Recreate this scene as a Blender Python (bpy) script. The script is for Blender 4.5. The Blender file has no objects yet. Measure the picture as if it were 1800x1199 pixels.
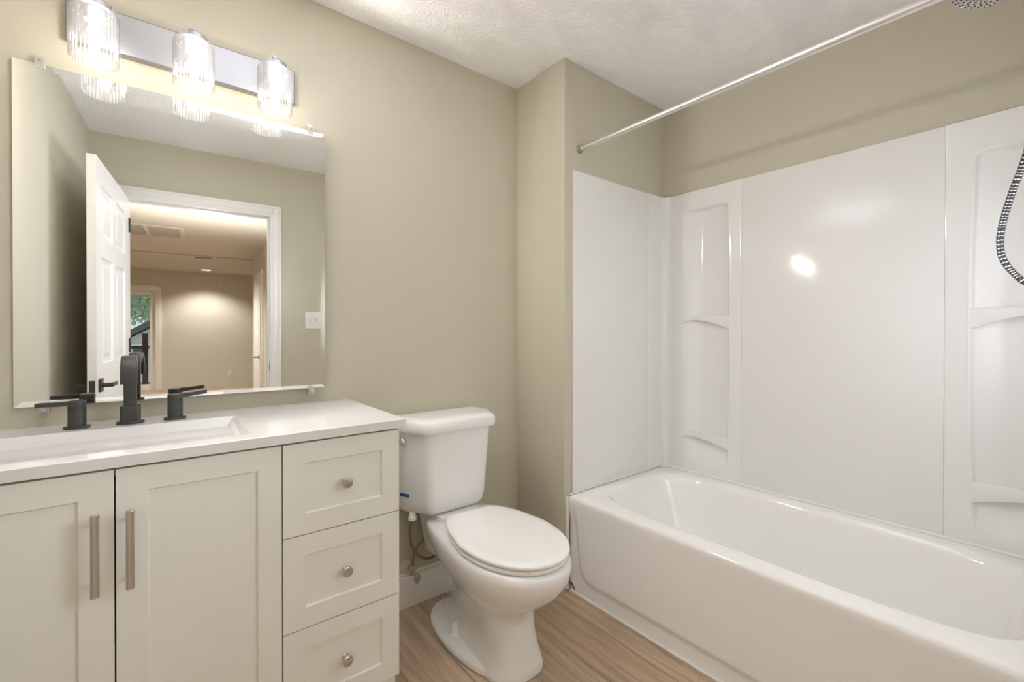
import bpy, bmesh, math, random
from mathutils import Vector, Matrix
random.seed(7)
C = bpy.context.scene.collection
sc = bpy.context.scene
PI = math.pi

# ------------------------------------------------------------------ camera
CZ = 1.18993
cam = bpy.data.cameras.new('camera')
cam.sensor_width = 36.0
cam.lens = 794.65 / 1800 * 36.0
cam.shift_y = -(599.5 - 587.75) / 1800
cam.clip_start = 0.02
co = bpy.data.objects.new('camera', cam)
C.objects.link(co)
yaw, pit, rol = math.radians(51.4847), math.radians(-0.309), math.radians(0.038)
F = Vector((math.cos(yaw) * math.cos(pit), math.sin(yaw) * math.cos(pit), math.sin(pit)))
Rr = Vector((math.sin(yaw), -math.cos(yaw), 0))
Uu = Rr.cross(F)
R2 = Rr * math.cos(rol) + Uu * math.sin(rol)
U2 = -Rr * math.sin(rol) + Uu * math.cos(rol)
co.matrix_world = Matrix(((R2.x, U2.x, -F.x, 0), (R2.y, U2.y, -F.y, 0), (R2.z, U2.z, -F.z, CZ), (0, 0, 0, 1)))
sc.camera = co

# ------------------------------------------------------------------ world, lights, exposure
sc.view_settings.view_transform = 'Standard'
sc.view_settings.look = 'None'
sc.view_settings.gamma = 1.0
sc.view_settings.use_curve_mapping = False
sc.view_settings.exposure = 0.0
sc.cycles.max_bounces = 14
sc.cycles.diffuse_bounces = 8
sc.cycles.glossy_bounces = 6
sc.cycles.transparent_max_bounces = 24
sc.cycles.sample_clamp_indirect = 8.0
sc.cycles.use_denoising = True
w = bpy.data.worlds.new('sky'); sc.world = w; w.use_nodes = True
nt = w.node_tree
nt.nodes['Background'].inputs[0].default_value = (0.80, 0.87, 0.90, 1)   # bright overcast sky
nt.nodes['Background'].inputs[1].default_value = 1.1

F_CEIL, F_FRONT, F_SIDE, HALL, F_LAMP = 395, 165, 42, 2.5, 36
BULB = 52.0         # radiance of the glowing bulb columns
FCOL = (0.90, 0.952, 1.09)   # tint of the added fill spots, bounced off ceiling and walls
def lamp(name, kind, loc, energy, rot=(0, 0, 0), color=(1, 1, 1), **kw):
    l = bpy.data.lights.new(name, kind); l.energy = energy; l.color = color
    for k, v in kw.items(): setattr(l, k, v)
    o = bpy.data.objects.new(name, l); o.location = loc; o.rotation_euler = rot
    C.objects.link(o); return o
lamp('fill_ceiling_bounce', 'SPOT', (0.45, 0.98, 1.15), F_CEIL, (PI, 0, 0), FCOL, spot_size=math.radians(46), spot_blend=1.0, shadow_soft_size=0.10)  # added fill: unseen spot aimed up to brighten the room
lamp('fill_front_bounce', 'SPOT', (1.30, 0.60, 1.40), F_FRONT, (math.radians(-88), 0, math.radians(16)), FCOL, spot_size=math.radians(85), spot_blend=1.0, shadow_soft_size=0.10)  # added fill off the door wall, no fixture here
lamp('fill_side_bounce', 'SPOT', (1.0, 0.2, 1.45), F_SIDE, (0, math.radians(90), math.radians(-10)), FCOL, spot_size=math.radians(120), spot_blend=1.0, shadow_soft_size=0.25)  # added fill aimed at the open door and left wall
for bx_ in (-0.122, 0.102, 0.326):   # the three vanity bulbs
    lamp('vanity_bulb_light', 'SPOT', (bx_, 1.684, 2.003), F_LAMP, (math.radians(90), 0, math.radians(198)), (1, 0.955, 0.93), spot_size=math.radians(176), spot_blend=0.25, shadow_soft_size=0.017)
HCOL = (1, 0.95, 0.87)
lamp('hall_downlight_light', 'SPOT', (0.21, -7.45, 2.40), HALL * 42, (0, 0, 0), HCOL, spot_size=math.radians(130), spot_blend=0.6, shadow_soft_size=0.07)
lamp('hall_middle_fill', 'SPOT', (-0.5, -4.7, 2.40), HALL * 95, (0, 0, 0), HCOL, spot_size=math.radians(150), spot_blend=0.6, shadow_soft_size=0.07)  # added hall fill, no fitting modelled at this spot
lamp('hall_fill_bounce', 'SPOT', (0.2, -1.6, 1.1), HALL * 110, (PI, 0, 0), HCOL, spot_size=math.radians(140), spot_blend=1.0, shadow_soft_size=0.1)  # unseen upward spot added to even out the hall

# ------------------------------------------------------------------ materials
def nn(nt, t, **kw):
    n = nt.nodes.new(t)
    for k, v in kw.items(): setattr(n, k, v)
    return n
def mat(name, col, rough=0.5, metal=0.0, spec=0.5, coat=0.0, bump=None, emit=None, aniso=0.0, vary=None):
    m = bpy.data.materials.new(name); m.use_nodes = True
    nt = m.node_tree; b = nt.nodes['Principled BSDF']
    b.inputs['Base Color'].default_value = (*col, 1)
    b.inputs['Roughness'].default_value = rough
    b.inputs['Metallic'].default_value = metal
    b.inputs['Specular IOR Level'].default_value = spec
    b.inputs['Coat Weight'].default_value = coat
    b.inputs['Coat Roughness'].default_value = 0.05
    b.inputs['Anisotropic'].default_value = aniso
    tc = nn(nt, 'ShaderNodeTexCoord')
    if emit:
        b.inputs['Emission Color'].default_value = (*emit[0], 1); b.inputs['Emission Strength'].default_value = emit[1]
    if vary:
        sc_, amt = vary
        n = nn(nt, 'ShaderNodeTexNoise'); n.inputs['Scale'].default_value = sc_; n.inputs['Detail'].default_value = 4
        nt.links.new(tc.outputs['Object'], n.inputs['Vector'])
        mx = nn(nt, 'ShaderNodeMix', data_type='RGBA'); 
        mx.inputs[6].default_value = (*[c * (1 - amt) for c in col], 1); mx.inputs[7].default_value = (*[min(1, c * (1 + amt)) for c in col], 1)
        nt.links.new(n.outputs['Fac'], mx.inputs[0]); nt.links.new(mx.outputs[2], b.inputs['Base Color'])
    if bump:
        s, d, strg = bump[:3]
        n = nn(nt, 'ShaderNodeTexNoise'); n.inputs['Scale'].default_value = s; n.inputs['Detail'].default_value = 3
        if len(bump) > 3:
            mp = nn(nt, 'ShaderNodeMapping'); mp.inputs['Scale'].default_value = bump[3]
            nt.links.new(tc.outputs['Object'], mp.inputs[0]); nt.links.new(mp.outputs[0], n.inputs['Vector'])
        else: nt.links.new(tc.outputs['Object'], n.inputs['Vector'])
        bp = nn(nt, 'ShaderNodeBump'); bp.inputs['Distance'].default_value = d; bp.inputs['Strength'].default_value = strg
        nt.links.new(n.outputs['Fac'], bp.inputs['Height']); nt.links.new(bp.outputs[0], b.inputs['Normal'])
    return m
M = {}
M['paint'] = mat('sage_beige_wall_paint', (0.55, 0.515, 0.41), 0.62, bump=(260, 0.0006, 0.5), spec=0.35, vary=(1.5, 0.015))
M['hall_paint'] = mat('hall_wall_paint', (0.64, 0.60, 0.53), 0.7, spec=0.3)
M['left_paint'] = M['paint']
M['trim'] = mat('white_trim_enamel', (0.83, 0.82, 0.80), 0.32, bump=(60, 0.0003, 0.2))
M['acrylic'] = mat('glossy_white_acrylic', (0.80, 0.795, 0.78), 0.13, spec=0.5, bump=(24, 0.0010, 0.4, (1, 1, 0.3)))
M['tub'] = mat('white_tub_enamel', (0.88, 0.87, 0.86), 0.09, bump=(5, 0.001, 0.15))
M['porcelain'] = mat('white_porcelain', (0.82, 0.815, 0.80), 0.07)
M['seat'] = mat('white_seat_plastic', (0.86, 0.85, 0.83), 0.22)
M['counter'] = mat('white_cultured_marble', (0.71, 0.70, 0.69), 0.10)
M['cabinet'] = mat('off_white_cabinet_paint', (0.765, 0.765, 0.715), 0.42, bump=(180, 0.0004, 0.3, (1, 1, 0.25)))
M['dark_gap'] = mat('dark_gap_shade', (0.08, 0.07, 0.05), 0.8)  # shade of the door and drawer gaps as a colour
M['nickel'] = mat('brushed_nickel', (0.56, 0.53, 0.49), 0.30, 1.0, bump=(400, 0.0002, 0.4, (1, 1, 0.03)))
M['plate'] = mat('satin_nickel_plate', (0.40, 0.40, 0.415), 0.5, 1.0, bump=(300, 0.0002, 0.3))
M['chrome'] = mat('chrome', (0.80, 0.80, 0.80), 0.06, 1.0)
M['rod'] = mat('satin_chrome_rod', (0.82, 0.81, 0.80), 0.34, 1.0)
M['black'] = mat('matte_black_metal', (0.055, 0.056, 0.055), 0.36, 0.3, bump=(300, 0.0002, 0.3))
M['black_plastic'] = mat('black_rubber', (0.012, 0.012, 0.012), 0.5)
M['braid'] = mat('braided_steel_hose', (0.30, 0.27, 0.23), 0.4, 0.8, bump=(900, 0.0006, 0.8))
M['hose_metal'] = mat('dull_hose_metal', (0.50, 0.49, 0.47), 0.3, 0.8)
M['grille'] = mat('grille_paint', (0.50, 0.46, 0.40), 0.7)
M['head_face'] = mat('pale_grey_spray_face', (0.62, 0.61, 0.60), 0.35, 0.5)
M['blue'] = mat('blue_sticker', (0.01, 0.09, 0.28), 0.4)
M['clear'] = None
M['caulk'] = mat('white_caulk', (0.80, 0.79, 0.76), 0.5, bump=(40, 0.002, 0.6))
M['brown'] = mat('raw_wood_edge', (0.22, 0.13, 0.08), 0.8, bump=(80, 0.002, 0.8))
M['scuff'] = mat('grey_scuff', (0.45, 0.40, 0.35), 0.5)

def ceiling_mat(name, col, strength):
    m = mat(name, col, 0.85, spec=0.2); nt = m.node_tree; b = nt.nodes['Principled BSDF']
    tc = nn(nt, 'ShaderNodeTexCoord')
    wn = nn(nt, 'ShaderNodeTexNoise'); wn.inputs['Scale'].default_value = 5.0; wn.inputs['Detail'].default_value = 1
    nt.links.new(tc.outputs['Object'], wn.inputs['Vector'])
    ma = nn(nt, 'ShaderNodeVectorMath', operation='MULTIPLY_ADD')
    ma.inputs[1].default_value = (0.5, 0.5, 0.5)
    nt.links.new(wn.outputs['Color'], ma.inputs[0]); nt.links.new(tc.outputs['Object'], ma.inputs[2])
    prev = None
    for k, ang in enumerate((0.4, 1.9)):
        mp = nn(nt, 'ShaderNodeMapping'); mp.inputs['Rotation'].default_value = (0, 0, ang); mp.inputs['Scale'].default_value = (1.0, 3.2, 1)
        nt.links.new(ma.outputs[0], mp.inputs[0])
        n = nn(nt, 'ShaderNodeTexNoise'); n.inputs['Scale'].default_value = 26; n.inputs['Detail'].default_value = 4; n.inputs['Roughness'].default_value = 0.6
        nt.links.new(mp.outputs[0], n.inputs['Vector'])
        cr = nn(nt, 'ShaderNodeValToRGB'); cr.color_ramp.elements[0].position = 0.42; cr.color_ramp.elements[1].position = 0.62
        nt.links.new(n.outputs['Fac'], cr.inputs[0])
        if prev is None: prev = cr
        else:
            mx = nn(nt, 'ShaderNodeMath', operation='MAXIMUM'); nt.links.new(prev.outputs[0], mx.inputs[0]); nt.links.new(cr.outputs[0], mx.inputs[1]); prev = mx
    bp = nn(nt, 'ShaderNodeBump'); bp.inputs['Distance'].default_value = 0.004; bp.inputs['Strength'].default_value = strength
    nt.links.new(prev.outputs[0], bp.inputs['Height']); nt.links.new(bp.outputs[0], b.inputs['Normal'])
    return m
M['ceiling'] = ceiling_mat('brushed_knockdown_ceiling', (0.91, 0.905, 0.895), 0.6)
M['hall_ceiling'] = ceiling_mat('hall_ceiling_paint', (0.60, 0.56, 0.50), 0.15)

def floor_mat():
    m = mat('brown_vinyl_plank', (0.3, 0.2, 0.13), 0.38); nt = m.node_tree; b = nt.nodes['Principled BSDF']
    tc = nn(nt, 'ShaderNodeTexCoord')
    mp = nn(nt, 'ShaderNodeMapping'); mp.inputs['Rotation'].default_value = (0, 0, PI / 2)
    mp.inputs['Location'].default_value = (0.27, 0.045, 0)
    nt.links.new(tc.outputs['Object'], mp.inputs[0])
    br = nn(nt, 'ShaderNodeTexBrick'); br.offset = 0.37
    br.inputs['Scale'].default_value = 1.0; br.inputs['Brick Width'].default_value = 1.22; br.inputs['Row Height'].default_value = 0.18
    br.inputs['Mortar Size'].default_value = 0.0012; br.inputs['Mortar Smooth'].default_value = 0.2
    br.inputs['Color1'].default_value = (0.50, 0.375, 0.265, 1); br.inputs['Color2'].default_value = (0.58, 0.455, 0.34, 1)
    br.inputs['Mortar'].default_value = (0.28, 0.20, 0.14, 1)
    nt.links.new(mp.outputs[0], br.inputs['Vector'])
    # grain: stretched noise offset per plank
    wn = nn(nt, 'ShaderNodeTexNoise'); wn.inputs['Scale'].default_value = 2.5; wn.inputs['Detail'].default_value = 2
    nt.links.new(mp.outputs[0], wn.inputs['Vector'])
    ad = nn(nt, 'ShaderNodeVectorMath', operation='MULTIPLY_ADD'); ad.inputs[1].default_value = (0.03, 0.035, 0.0)
    nt.links.new(wn.outputs['Color'], ad.inputs[0]); nt.links.new(mp.outputs[0], ad.inputs[2])
    mp2 = nn(nt, 'ShaderNodeMapping'); mp2.inputs['Scale'].default_value = (1.6, 26, 1)
    nt.links.new(ad.outputs[0], mp2.inputs[0])
    n = nn(nt, 'ShaderNodeTexNoise'); n.inputs['Scale'].default_value = 1.6; n.inputs['Detail'].default_value = 7; n.inputs['Roughness'].default_value = 0.62
    nt.links.new(mp2.outputs[0], n.inputs['Vector'])
    cr = nn(nt, 'ShaderNodeValToRGB')
    cr.color_ramp.elements[0].position = 0.30; cr.color_ramp.elements[0].color = (0.62, 0.58, 0.54, 1)
    cr.color_ramp.elements[1].position = 0.70; cr.color_ramp.elements[1].color = (1.2, 1.18, 1.15, 1)
    nt.links.new(n.outputs['Fac'], cr.inputs[0])
    mx = nn(nt, 'ShaderNodeMix', data_type='RGBA', blend_type='MULTIPLY'); mx.inputs[0].default_value = 1
    nt.links.new(br.outputs['Color'], mx.inputs[6]); nt.links.new(cr.outputs[0], mx.inputs[7])
    nt.links.new(mx.outputs[2], b.inputs['Base Color'])
    bp = nn(nt, 'ShaderNodeBump'); bp.inputs['Distance'].default_value = 0.001; bp.inputs['Strength'].default_value = 0.35
    nt.links.new(n.outputs['Fac'], bp.inputs['Height']); nt.links.new(bp.outputs[0], b.inputs['Normal'])
    return m
M['floor'] = floor_mat()

def clear_mat(name, tint, fmin, fmax, rough=0.03, haze=0.0):
    """Thin clear glass or plastic: passes light, reflects more at a glancing angle."""
    m = bpy.data.materials.new(name); m.use_nodes = True; nt = m.node_tree
    nt.nodes.remove(nt.nodes['Principled BSDF']); out = nt.nodes['Material Output']
    tr = nn(nt, 'ShaderNodeBsdfTransparent'); tr.inputs[0].default_value = (*tint, 1)
    gl = nn(nt, 'ShaderNodeBsdfGlossy'); gl.inputs['Roughness'].default_value = rough
    lw = nn(nt, 'ShaderNodeLayerWeight'); lw.inputs[0].default_value = 0.35
    mr = nn(nt, 'ShaderNodeMapRange'); mr.inputs['To Min'].default_value = fmin; mr.inputs['To Max'].default_value = fmax
    nt.links.new(lw.outputs['Facing'], mr.inputs[0])
    mx = nn(nt, 'ShaderNodeMixShader'); nt.links.new(mr.outputs[0], mx.inputs[0])
    nt.links.new(tr.outputs[0], mx.inputs[1]); nt.links.new(gl.outputs[0], mx.inputs[2]); df = nn(nt, 'ShaderNodeBsdfDiffuse'); df.inputs[0].default_value = (0.9, 0.9, 0.9, 1)
    tl = nn(nt, 'ShaderNodeBsdfTranslucent'); tl.inputs[0].default_value = (0.9, 0.9, 0.9, 1)
    m1 = nn(nt, 'ShaderNodeMixShader'); m1.inputs[0].default_value = 0.5; nt.links.new(df.outputs[0], m1.inputs[1]); nt.links.new(tl.outputs[0], m1.inputs[2])
    m2 = nn(nt, 'ShaderNodeMixShader'); m2.inputs[0].default_value = haze
    nt.links.new(mx.outputs[0], m2.inputs[1]); nt.links.new(m1.outputs[0], m2.inputs[2]); nt.links.new(m2.outputs[0], out.inputs[0])
    return m
M['glass'] = clear_mat('clear_fluted_glass', (0.995, 0.995, 0.995), 0.03, 0.55, 0.03, 0.004)
M['bulb_glass'] = clear_mat('clear_bulb_glass', (0.99, 0.985, 0.97), 0.03, 0.45)
M['pane'] = clear_mat('window_pane', (0.93, 0.95, 0.94), 0.03, 0.4)
M['clip'] = clear_mat('clear_plastic', (0.97, 0.97, 0.96), 0.10, 0.6, 0.12, 0.35)
M['glow'] = mat('glowing_filament', (1, 0.95, 0.88), 0.5, emit=((1.0, 0.945, 0.89), BULB))
M['downlight'] = mat('lit_downlight_lens', (1, 1, 1), 0.5, emit=((1.0, 0.93, 0.82), 6))
M['mirror'] = mat('silvered_mirror', (0.90, 0.915, 0.905), 0.0, 1.0)
M['mirror_edge'] = mat('mirror_glass_edge', (0.25, 0.29, 0.26), 0.2, 0.2)
M['foliage'] = mat('tree_foliage', (0.33, 0.42, 0.27), 0.8, vary=(3, 0.6))
M['siding'] = mat('neighbour_siding', (0.55, 0.56, 0.55), 0.8)
M['roofing'] = mat('dark_roofing', (0.10, 0.095, 0.09), 0.8)
M['dark_wood'] = mat('dark_deck_wood', (0.05, 0.035, 0.03), 0.7)
M['lawn'] = mat('lawn', (0.12, 0.16, 0.08), 0.9)

# ------------------------------------------------------------------ helpers
def obj(name, bm, m, parent=None, smooth=True, angle=35, mats=None):
    me = bpy.data.meshes.new(name)
    bmesh.ops.recalc_face_normals(bm, faces=bm.faces)
    if smooth:
        for f in bm.faces: f.smooth = True
        for e in bm.edges:
            if len(e.link_faces) == 2 and e.calc_face_angle(0) > math.radians(angle): e.smooth = False
    bm.to_mesh(me); bm.free()
    o = bpy.data.objects.new(name, me)
    for x in (mats or [m]): me.materials.append(x)
    C.objects.link(o)
    if parent is not None: o.parent = parent
    return o
def struct(name, bm, m, **kw):
    o = obj(name, bm, m, **kw); o['kind'] = 'structure'; return o
def thing(name, label, cat, loc=(0, 0, 0), rz=0, group=None):
    o = bpy.data.objects.new(name, None); C.objects.link(o)
    o.location = loc; o.rotation_euler = (0, 0, rz); o.empty_display_size = 0.05
    o['label'] = label; o['category'] = cat
    if group: o['group'] = group
    return o
def tag(o, label, cat, group=None):
    o['label'] = label; o['category'] = cat
    if group: o['group'] = group
    return o
def part_label(o, label): o['label'] = label; return o
def box(bm, x0, x1, y0, y1, z0, z1, bev=0.0, seg=2, mi=0, M4=None):
    vs = [bm.verts.new((x, y, z)) for x in (x0, x1) for y in (y0, y1) for z in (z0, z1)]
    idx = [(0, 1, 3, 2), (4, 6, 7, 5), (0, 4, 5, 1), (2, 3, 7, 6), (0, 2, 6, 4), (1, 5, 7, 3)]
    fs = [bm.faces.new([vs[i] for i in f]) for f in idx]
    for f in fs: f.material_index = mi
    if bev > 0:
        es = list({e for f in fs for e in f.edges})
        r = bmesh.ops.bevel(bm, geom=es, offset=bev, segments=seg, affect='EDGES', profile=0.6)
        vs = list({v for v in r['verts']} | {v for v in vs if v.is_valid})
        for f in r['faces']: f.material_index = mi
    if M4 is not None:
        allv = set()
        stack = [v for v in vs if v.is_valid]
        while stack:
            v = stack.pop()
            if v in allv: continue
            allv.add(v)
            for e in v.link_edges: stack.append(e.other_vert(v))
        for v in allv: v.co = M4 @ v.co
    return bm
def B(*a, **k): return box(bmesh.new(), *a, **k)
def rings(bm, rs, closed=True, cap0=True, cap1=True, mi=None, loop=False):
    """loft a list of vertex-coordinate rings"""
    R_ = [[bm.verts.new(p) for p in r] for r in rs]
    n = len(R_[0])
    cnt = len(R_) if loop else len(R_) - 1
    for i in range(cnt):
        a, b = R_[i], R_[(i + 1) % len(R_)]
        for j in range(n if closed else n - 1):
            k = (j + 1) % n
            f = bm.faces.new((a[j], a[k], b[k], b[j]))
            if mi is not None: f.material_index = mi(i) if callable(mi) else mi
    if not loop and closed:
        for c, r in ((cap0, R_[0]), (cap1, R_[-1])):
            if c:
                f = bm.faces.new(r)
                if mi is not None: f.material_index = mi(0) if callable(mi) else mi
    return R_
def lathe(bm, prof, seg=32, M4=None, cap=True, mi=None):
    rs = []
    for r, z in prof:
        rs.append([Vector((max(r, 1e-4) * math.cos(2 * PI * k / seg), max(r, 1e-4) * math.sin(2 * PI * k / seg), z)) for k in range(seg)])
    if M4 is not None: rs = [[M4 @ p for p in r] for r in rs]
    rings(bm, rs, cap0=cap, cap1=cap, mi=mi); return bm
def axis_to(a, b):
    a = Vector(a); b = Vector(b); d = (b - a)
    q = Vector((0, 0, 1)).rotation_difference(d.normalized())
    return Matrix.Translation(a) @ q.to_matrix().to_4x4(), d.length
def cyl(bm, a, b, r, r2=None, seg=24, bev=0.0):
    m4, L = axis_to(a, b); r2 = r if r2 is None else r2
    if bev: prof = [(r - bev, 0), (r - bev * 0.3, bev * 0.3), (r, bev), (r2, L - bev), (r2 - bev * 0.3, L - bev * 0.3), (r2 - bev, L)]
    else: prof = [(r, 0), (r2, L)]
    lathe(bm, prof, seg, m4); return bm
def smooth_path(pts, n=12):
    P = [Vector(p) for p in pts]; out = []
    for i in range(len(P) - 1):
        p0 = P[i - 1] if i > 0 else P[0] * 2 - P[1]
        p1, p2 = P[i], P[i + 1]
        p3 = P[i + 2] if i + 2 < len(P) else P[-1] * 2 - P[-2]
        for k in range(n):
            t = k / n
            out.append(0.5 * ((2 * p1) + (-p0 + p2) * t + (2 * p0 - 5 * p1 + 4 * p2 - p3) * t * t + (-p0 + 3 * p1 - 3 * p2 + p3) * t ** 3))
    out.append(P[-1]); return out
def tube(bm, path, r, seg=14, mi=None):
    P = [Vector(p) for p in path]; n = len(P); rs = []
    t0 = (P[1] - P[0]).normalized()
    up = Vector((0, 0, 1)) if abs(t0.z) < 0.9 else Vector((1, 0, 0))
    u = (up - t0 * up.dot(t0)).normalized()
    for i in range(n):
        t = (P[min(i + 1, n - 1)] - P[max(i - 1, 0)]).normalized()
        u = (u - t * u.dot(t)).normalized(); v = t.cross(u)
        rr = r(i) if callable(r) else r
        rs.append([P[i] + (u * math.cos(2 * PI * k / seg) + v * math.sin(2 * PI * k / seg)) * rr for k in range(seg)])
    rings(bm, rs, mi=mi); return bm
def sup(cx, cy, a, b, n, z, N=96, b2=None, a2=None):
    """superellipse ring; b2 = half length on the negative-y side"""
    out = []
    for k in range(N):
        t = 2 * PI * k / N; c, s = math.cos(t), math.sin(t)
        bb = b if s >= 0 or b2 is None else b2
        aa = a if c >= 0 or a2 is None else a2
        out.append(Vector((cx + aa * math.copysign(abs(c) ** (2 / n), c), cy + bb * math.copysign(abs(s) ** (2 / n), s), z)))
    return out
def panelled(bm, W, H, T, panels, dep=0.006, edge=0.008, raised=False, both=False, y_front=0.0):
    """slab x 0..W, z 0..H, front at y=y_front, back at y_front+T, with rectangular recessed panels"""
    def face(sign):
        yf = y_front if sign < 0 else y_front + T
        ins = dep * (1 if sign < 0 else -1)
        xs = sorted({0, W} | {p[0] for p in panels} | {p[1] for p in panels})
        zs = sorted({0, H} | {p[2] for p in panels} | {p[3] for p in panels})
        V = {}
        def v(x, y, z):
            k = (round(x, 5), round(y, 5), round(z, 5))
            if k not in V: V[k] = bm.verts.new((x, y, z))
            return V[k]
        for i in range(len(xs) - 1):
            for j in range(len(zs) - 1):
                x0, x1, z0, z1 = xs[i], xs[i + 1], zs[j], zs[j + 1]
                cxm, czm = (x0 + x1) / 2, (z0 + z1) / 2
                if any(p[0] < cxm < p[1] and p[2] < czm < p[3] for p in panels): continue
                bm.faces.new((v(x0, yf, z0), v(x1, yf, z0), v(x1, yf, z1), v(x0, yf, z1)))
        for (a, b_, c, d) in panels:
            steps = [(0, 0), (edge * 0.25, ins), ]
            if raised: steps = [(0, 0), (0.010, ins * 0.9), (0.016, ins), (0.030, ins), (0.050, ins * 0.35)]
            loops = []
            for (o, dy) in steps:
                loops.append([v(a + o, yf + dy, c + o), v(b_ - o, yf + dy, c + o), v(b_ - o, yf + dy, d - o), v(a + o, yf + dy, d - o)])
            for l0, l1 in zip(loops, loops[1:]):
                for k in range(4): bm.faces.new((l0[k], l0[(k + 1) % 4], l1[(k + 1) % 4], l1[k]))
            bm.faces.new(loops[-1])
    face(-1)
    if both: face(1)
    y0, y1 = y_front, y_front + T
    for q in ([(0, y0, 0), (0, y1, 0), (0, y1, H), (0, y0, H)], [(W, y0, 0), (W, y0, H), (W, y1, H), (W, y1, 0)],
              [(0, y0, 0), (W, y0, 0), (W, y1, 0), (0, y1, 0)], [(0, y0, H), (0, y1, H), (W, y1, H), (W, y0, H)]):
        bm.faces.new([bm.verts.new(p) for p in q])
    if not both: bm.faces.new([bm.verts.new(p) for p in ((0, y1, 0), (W, y1, 0), (W, y1, H), (0, y1, H))])
    bmesh.ops.remove_doubles(bm, verts=bm.verts, dist=1e-5)
    return bm

# ------------------------------------------------------------------ setting
YW, XN, YN, XB, XL, YF = 1.811, 1.474, 1.467, 2.270, -0.442, -0.215
H = 2.44
YT = YN - 1.592          # plumbing wall face
struct('floor', B(XL - 0.1, XB + 0.1, YF - 0.12, YW + 0.1, -0.05, 0), M['floor'], smooth=False)
struct('floor_hall', B(-4.0, 3.0, -8.4, YF - 0.12, -0.05, 0), M['floor'], smooth=False)
struct('ceiling', B(XL - 0.1, XB + 0.1, YF - 0.12, YW + 0.1, H, H + 0.08), M['ceiling'], smooth=False)
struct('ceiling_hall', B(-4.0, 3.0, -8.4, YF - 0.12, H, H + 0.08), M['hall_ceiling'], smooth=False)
struct('wall_back', B(XL - 0.1, XN, YW, YW + 0.1, 0, H), M['paint'], smooth=False)
struct('wall_alcove', B(XN, XB + 0.1, YN, YW + 0.1, 0, H, bev=0.003), M['paint'])
bm = bmesh.new(); box(bm, XB, XB + 0.16, YT, YN, 1.938, H); box(bm, XB + 0.060, XB + 0.16, YT, YN, 0, 1.9379)
struct('wall_right', bm, M['paint'], smooth=False)
struct('wall_plumbing', B(XN + 0.01, XB + 0.1, YF, YT, 0, H), M['paint'], smooth=False)
struct('wall_left', B(XL - 0.1, XL, YF - 0.1, YW, 0, H), M['left_paint'], smooth=False)
DX0, DX1, DH = -0.262, 0.548, 2.05
bm = bmesh.new()
box(bm, XL, DX0 - 0.02, YF - 0.11, YF, 0, H)
box(bm, DX1 + 0.02, XB + 0.1, YF - 0.11, YF, 0, H)
box(bm, DX0 - 0.02, DX1 + 0.02, YF - 0.11, YF, DH + 0.02, H)
struct('wall_front', bm, M['paint'], smooth=False)
# door frame (jamb, stop, stepped casing)
bm = bmesh.new()
box(bm, DX0 - 0.02, DX0, YF - 0.115, YF + 0.004, 0, DH + 0.02)
box(bm, DX1, DX1 + 0.02, YF - 0.115, YF + 0.004, 0, DH + 0.02)
box(bm, DX0, DX1, YF - 0.115, YF + 0.004, DH, DH + 0.02)
box(bm, DX1 - 0.012, DX1, YF - 0.075, YF - 0.040, 0, DH, bev=0.002)
box(bm, DX0, DX1 - 0.012, YF - 0.075, YF - 0.040, DH - 0.012, DH, bev=0.002)
for (a, b_, t) in ((0.006, 0.030, 0.009), (0.024, 0.062, 0.014), (0.058, 0.074, 0.019)):
    box(bm, DX1 + a, DX1 + b_, YF, YF + t, 0, DH + b_, bev=0.003)
    box(bm, DX0 - b_, DX0 - a, YF, YF + t, 0, DH + b_, bev=0.003)
    box(bm, DX0 - a + 0.0005, DX1 + a - 0.0005, YF, YF + t, DH + a, DH + b_, bev=0.003)
struct('trim_1', bm, M['trim'])
# baseboards
def baseboard(name, x0, x1, y0, y1, axis):
    bm = bmesh.new(); box(bm, x0, x1, y0, y1, 0, 0.135, bev=0.002)
    if axis == 'y': box(bm, x0, x1, y1 - (y1 - y0) * 0.5, y1, 0.1355, 0.150, bev=0.003)
    elif axis == 'x-': box(bm, x0, x0 + (x1 - x0) * 0.5, y0, y1, 0.1355, 0.150, bev=0.003)
    else: box(bm, x0, x1, y0, y0 + (y1 - y0) * 0.5, 0.1355, 0.150, bev=0.003)
    return struct(name, bm, M['trim'])
baseboard('baseboard_back', 0.60, XN - 0.001, YW - 0.014, YW, 'y')
baseboard('baseboard_left', XL, XL + 0.014, YF + 0.02, 1.27, 'x-')
baseboard('baseboard_front', DX1 + 0.076, XN, YF, YF + 0.014, 'f')

# ------------------------------------------------------------------ hall seen in the mirror
struct('wall_hall_right', B(0.872, 0.972, -5.52, YF - 0.11, 0, H), M['hall_paint'], smooth=False)
struct('wall_hall_left', B(-2.9, -2.8, -8.1, YF - 0.11, 0, H), M['hall_paint'], smooth=False)
struct('wall_hall_turn', B(0.972, 2.6, -5.52, -5.42, 0, H), M['hall_paint'], smooth=False)
struct('wall_hall_end', B(2.5, 2.6, -8.1, -5.52, 0, H), M['hall_paint'], smooth=False)
struct('wall_hall_near', B(-2.9, XL - 0.1, YF - 0.11, YF - 0.01, 0, H), M['hall_paint'], smooth=False)
WX0, WX1, WZ = -2.2, -0.64, 2.02
bm = bmesh.new()
box(bm, -2.9, WX0, -8.2, -8.1, 0, H); box(bm, WX1, 2.6, -8.2, -8.1, 0, H); box(bm, WX0, WX1, -8.2, -8.1, WZ, H)
struct('wall_hall_far', bm, M['hall_paint'], smooth=False)
# header drop across the hall
struct('trim_2', B(-2.8, 0.872, -5.52, -5.42, H - 0.02, H), M['hall_ceiling'], smooth=False)
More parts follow.
